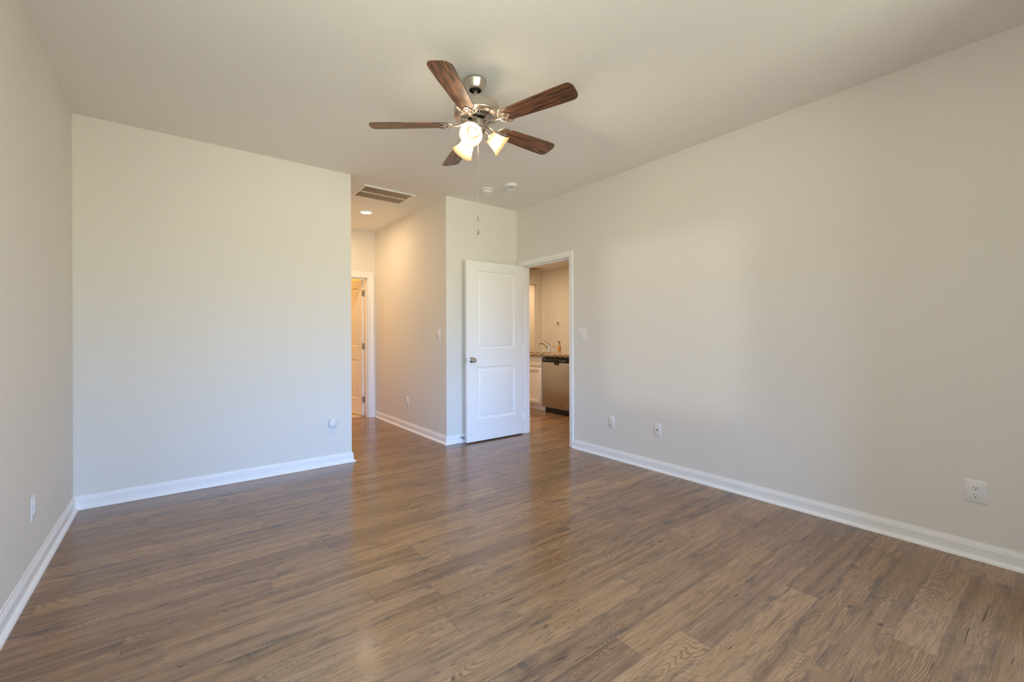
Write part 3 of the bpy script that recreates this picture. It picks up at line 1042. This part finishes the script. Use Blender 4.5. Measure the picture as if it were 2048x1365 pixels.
# lamp arms, shades, bulbs
def shade_mb():
    out = [(0.031, 0.000), (0.034, 0.006), (0.0385, 0.020), (0.042, 0.040), (0.0465, 0.060), (0.053, 0.080), (0.061, 0.096), (0.069, 0.108)]
    inn = [(r - 0.0025, z) for r, z in reversed(out)]
    m = MB().lathe(out + inn + [out[0]], 48, cap=False)
    return m


ANG = (-20.75, -140.75, 99.25)
sh0 = None
for k, deg in enumerate(ANG):
    az = Matrix.Rotation(radians(deg), 4, 'Z')
    # shade frame: local z along the axis pointing out and 37 degrees down
    fr_ = PIV @ az @ Matrix.Translation((0.066, 0, -0.331)) @ Matrix.Rotation(radians(90 + 37), 4, 'Y')
    ar_ = PIV @ az
    if k == 0:
        arm0 = MB().tube([(0.030, 0, -0.310), (0.044, 0, -0.308), (0.056, 0, -0.314), (0.064, 0, -0.326), (0.070, 0, -0.336)], [0.009, 0.008, 0.008, 0.0085, 0.010], 12).build('lamp_arm', M['nickel'], fan)
        arm0.matrix_local = ar_
        sh0 = shade_mb().build('lamp_shade', M['shade'], fan)
        sh0.matrix_local = fr_
        so0 = MB().lathe([(0.0, -0.004), (0.026, -0.004), (0.036, 0.000), (0.0365, 0.010), (0.030, 0.012), (0.018, 0.014), (0.017, 0.034), (0.0, 0.034)], 28, cap=False).build('socket', M['nickel'], sh0)
        bu0 = MB().lathe([(0.012, 0.032), (0.014, 0.040), (0.019, 0.050), (0.0225, 0.060), (0.0225, 0.067), (0.019, 0.077), (0.011, 0.084), (0.0, 0.086)], 24, cap=False).build('bulb', M['bulb'], sh0)
    bd_ = bpy.data.lights.new('bulb_light', 'POINT')
    bd_.energy = BULB_W
    bd_.color = (1.0, 0.84, 0.67)
    bd_.shadow_soft_size = 0.0245
    bd_.use_soft_falloff = False
    bo_ = bpy.data.objects.new('bulb_light', bd_)
    bo_.location = Vector(fan.location) + (fr_ @ Vector((0, 0, 0.0635)))
    COL.objects.link(bo_)
    if k:
        a_ = arm0.copy(); COL.objects.link(a_); a_.parent = fan; a_.matrix_local = ar_
        s_ = sh0.copy(); COL.objects.link(s_); s_.parent = fan; s_.matrix_local = fr_
        for src in (so0, bu0):
            c_ = src.copy(); COL.objects.link(c_); c_.parent = s_

# pull chains
for (wx, wy, zt, zb) in ((1.4333, 2.1786, 1.909, 1.8657), (1.4350, 2.1773, 1.8286, 1.7838)):
    lx, ly = wx - 1.4423, wy - 2.2171
    zt -= H; zb -= H
    ch = MB().tube([(lx, ly, -0.285), (lx, ly, zt)], 0.0014, 8).build('pull_chain', M['nickel'], fan)
    h_ = zt - zb
    MB().lathe([(0.0, zt + 0.001), (0.0025, zt), (0.003, zt - 0.2 * h_), (0.0055, zt - 0.55 * h_), (0.0068, zt - 0.78 * h_), (0.0055, zt - 0.93 * h_), (0.0, zb)], 16, Matrix.Translation((lx, ly, 0)), cap=False).build('chain_bob', M['nickel_polish'], ch)

# ------------------------------------------------------------------ kitchen seen through the doorway
KF = 4.568                                   # plane of the cabinet fronts
cab = thing('base_cabinet', 'white sink base cabinet left of the dishwasher in the kitchen', 'cabinet', (KF, 5.122, 0))
CW = 0.914
m = MB().box((0.020, 0.0, 0.105), (0.600, CW, 0.12))
m.box((0.020, 0.0, 0.12), (0.600, 0.018, 0.868)).box((0.020, CW - 0.018, 0.12), (0.600, CW, 0.868)).box((0.585, 0.018, 0.12), (0.600, CW - 0.018, 0.868))
m.box((0.020, 0.018, 0.12), (0.032, CW - 0.018, 0.66)).box((0.020, 0.018, 0.69), (0.032, CW - 0.018, 0.868))
m.build('body', M['cabinet'], cab)
MB().box((0.075, -0.002, 0.0), (0.090, CW, 0.105)).build('toe_kick', M['cabinet'], cab)


def shaker(y0, y1, z0, z1, name, rail=0.055):
    m = MB()
    m.box((0.008, y0, z0), (0.019, y1, z1))
    if rail:
        m.box((0.0, y0, z0), (0.010, y0 + rail, z1), 0.0015).box((0.0, y1 - rail, z0), (0.010, y1, z1), 0.0015)
        m.box((0.0, y0 + rail, z0), (0.010, y1 - rail, z0 + rail), 0.0015).box((0.0, y0 + rail, z1 - rail), (0.010, y1 - rail, z1), 0.0015)
    else:
        m.box((0.0, y0, z0), (0.010, y1, z1), 0.002)
    return m.build(name, M['cabinet'], cab)


for y0 in (0.024, CW / 2 + 0.006):
    shaker(y0, y0 + CW / 2 - 0.030, 0.120, 0.690, 'cabinet_door')
    shaker(y0, y0 + CW / 2 - 0.030, 0.702, 0.842, 'drawer_front', 0)

dw = thing('dishwasher', 'stainless steel dishwasher with black control panel under the counter', 'dishwasher', (KF, 4.512, 0))
DWW = 0.604
MB().box((0.030, 0.004, 0.10), (0.58, DWW - 0.002, 0.862)).build('tub', M['black'], dw)
MB().box((-0.012, 0.004, 0.088), (0.030, DWW - 0.004, 0.787), 0.006).build('door_panel', M['steel'], dw)
cp = MB().box((-0.014, 0.004, 0.790), (0.030, DWW - 0.004, 0.850), 0.004).build('control_panel', M['black'], dw)
for k_, (y, z, w, h) in enumerate(((0.545, 0.822, 0.030, 0.007), (0.198, 0.818, 0.009, 0.016), (0.160, 0.829, 0.012, 0.004), (0.142, 0.818, 0.010, 0.010), (0.122, 0.814, 0.008, 0.006),
                   (0.106, 0.822, 0.014, 0.010), (0.106, 0.808, 0.010, 0.004), (0.085, 0.829, 0.010, 0.004), (0.160, 0.808, 0.007, 0.006))):
    MB().box((-0.0146, y - w / 2, z - h / 2), (-0.0138, y + w / 2, z + h / 2)).build('button_mark' if k_ else 'logo_mark', M['mark'], cp)
# pocket handle
hd = MB().box((-0.0185, 0.225, 0.752), (-0.010, 0.330, 0.792), 0.004).build('handle_pocket', M['black'], dw)
MB().tube([(-0.018, 0.228 + 0.0066 * k, 0.752 - 0.010 * sin(pi * k / 15)) for k in range(16)], 0.004, 8).build('handle_lip', M['nickel'], hd)
MB().lathe([(0.012, 0.0), (0.0155, 0.0015), (0.0165, 0.0)], 24, Matrix.Translation((-0.0125, 0.068, 0.155)) @ Matrix.Rotation(radians(-90), 4, 'Y'), cap=False).build('badge', M['mark'], dw)
MB().box((0.055, 0.004, 0.0), (0.075, DWW - 0.002, 0.100)).build('toe_panel', M['black'], dw)

# stone top with a sink cut-out
cx0, cx1, cy0, cy1 = KF - 0.028, KF + 0.70, 4.44, 6.10
hx0, hx1, hy0, hy1 = KF + 0.095, KF + 0.475, 5.20, 5.93
m = MB()
zt0, zt1 = 0.8705, 0.910
m.box((cx0, cy0, zt0), (hx0, cy1, zt1), 0.006)
m.box((hx1, cy0, zt0), (cx1, cy1, zt1), 0.006)
m.box((hx0 - 0.006, cy0, zt0), (hx1 + 0.006, hy0, zt1), 0.003)
m.box((hx0 - 0.006, hy1, zt0), (hx1 + 0.006, cy1, zt1), 0.003)
ct = tag(m.build('countertop', M['granite']), 'speckled brown granite countertop over the kitchen cabinets', 'countertop')
m = MB()
m.box((hx0 - 0.012, hy0 - 0.012, 0.70), (hx1 + 0.012, hy1 + 0.012, 0.705))
for lo, hi in (((hx0 - 0.012, hy0 - 0.012, 0.705), (hx0 - 0.008, hy1 + 0.012, 0.8685)), ((hx1 + 0.008, hy0 - 0.012, 0.705), (hx1 + 0.012, hy1 + 0.012, 0.8685)),
               ((hx0 - 0.008, hy0 - 0.012, 0.705), (hx1 + 0.008, hy0 - 0.008, 0.8685)), ((hx0 - 0.008, hy1 + 0.008, 0.705), (hx1 + 0.008, hy1 + 0.012, 0.8685))):
    m.box(lo, hi)
tag(m.build('kitchen_sink', M['steel']), 'steel sink bowl set under the granite countertop', 'sink')

fc = thing('kitchen_faucet', 'chrome single lever faucet on the granite countertop', 'faucet', (KF + 0.545, 5.56, 0.910))
MB().lathe([(0.030, 0.0), (0.030, 0.006), (0.022, 0.012), (0.0205, 0.06), (0.0215, 0.110), (0.020, 0.128), (0.012, 0.138), (0.0, 0.140)], 24, cap=False).build('faucet_body', M['chrome'], fc)
MB().tube([(0.0, 0.004, 0.040), (-0.040, 0.012, 0.092), (-0.085, 0.022, 0.132), (-0.130, 0.032, 0.155), (-0.165, 0.040, 0.158), (-0.185, 0.045, 0.148), (-0.190, 0.046, 0.134)], [0.014, 0.0125, 0.0115, 0.0115, 0.012, 0.0125, 0.012], 14).build('spout', M['chrome'], fc)
MB().tube([(0.004, 0.0, 0.134), (-0.020, 0.012, 0.162), (-0.060, 0.035, 0.190), (-0.090, 0.050, 0.200)], [0.010, 0.007, 0.006, 0.0065], 10, ((0, 0, 1), 0.7)).build('lever', M['chrome'], fc)
sp = thing('sink_sprayer', 'small chrome side sprayer between the faucet and soap bottle', 'sprayer', (KF + 0.545, 5.405, 0.910))
MB().lathe([(0.021, 0.0), (0.020, 0.010), (0.012, 0.020), (0.0105, 0.050), (0.013, 0.075), (0.012, 0.092), (0.0, 0.096)], 18, cap=False).build('sprayer_body', M['chrome'], sp)
MB().tube([(0.004, 0, 0.086), (-0.018, 0.006, 0.102), (-0.040, 0.012, 0.100)], [0.010, 0.011, 0.009], 10).build('spray_head', M['chrome'], sp)
sb = thing('soap_bottle', 'clear soap bottle with amber label and black pump on countertop', 'soap bottle', (KF + 0.530, 5.285, 0.910))
MB().lathe([(0.0, 0.001), (0.027, 0.001), (0.029, 0.006), (0.029, 0.120), (0.024, 0.134), (0.012, 0.142), (0.012, 0.150)], 24, cap=False).build('bottle', M['bottle'], sb)
m = MB()
n = 20
a0, a1 = radians(120), radians(275)
for k in range(n):
    p, q = a0 + (a1 - a0) * k / n, a0 + (a1 - a0) * (k + 1) / n
    m.quad([(0.0296 * cos(p), 0.0296 * sin(p), 0.022), (0.0296 * cos(q), 0.0296 * sin(q), 0.022), (0.0296 * cos(q), 0.0296 * sin(q), 0.112), (0.0296 * cos(p), 0.0296 * sin(p), 0.112)])
m.build('bottle_label', M['amber'], sb)
m = MB().lathe([(0.014, 0.146), (0.014, 0.160), (0.006, 0.163), (0.005, 0.188)], 16)
m.tube([(0.006, 0, 0.190), (-0.020, 0.006, 0.192), (-0.040, 0.011, 0.184)], [0.009, 0.006, 0.004], 10)
m.build('pump', M['black'], sb)

th_ = thing('thermostat', 'white thermostat with dark display on the beige kitchen wall', 'thermostat', (KX, 7.255, 1.485), RW)
MB().box((-0.042, -0.022, -0.050), (0.042, 0.0, 0.050), 0.004).build('case', M['plastic'], th_)
MB().box((-0.020, -0.0236, -0.020), (0.018, -0.0215, 0.034)).build('display', M['screen'], th_)

kv = thing('kitchen_ceiling_vent', 'white ceiling vent with dark slats just inside the kitchen doorway head', 'vent', (6.39, 7.58, H))
m = MB()
m.box((-0.32, -0.20, -0.010), (0.32, -0.172, 0), 0.002).box((-0.32, 0.172, -0.010), (0.32, 0.20, 0), 0.002)
m.box((-0.32, -0.172, -0.010), (-0.292, 0.172, 0), 0.002).box((0.292, -0.172, -0.010), (0.32, 0.172, 0), 0.002)
m.build('frame', M['plastic'], kv)
MB().box((-0.292, -0.172, -0.0012), (0.292, 0.172, -0.0004)).build('filter', M['vent_dark'], kv)
m = MB()
for k in range(14):
    y = -0.160 + 0.32 * k / 13
    m.box((-0.292, y - 0.0015, -0.009), (0.292, y + 0.0015, -0.0015))
m.build('slat_bank', M['vent_slat'], kv)
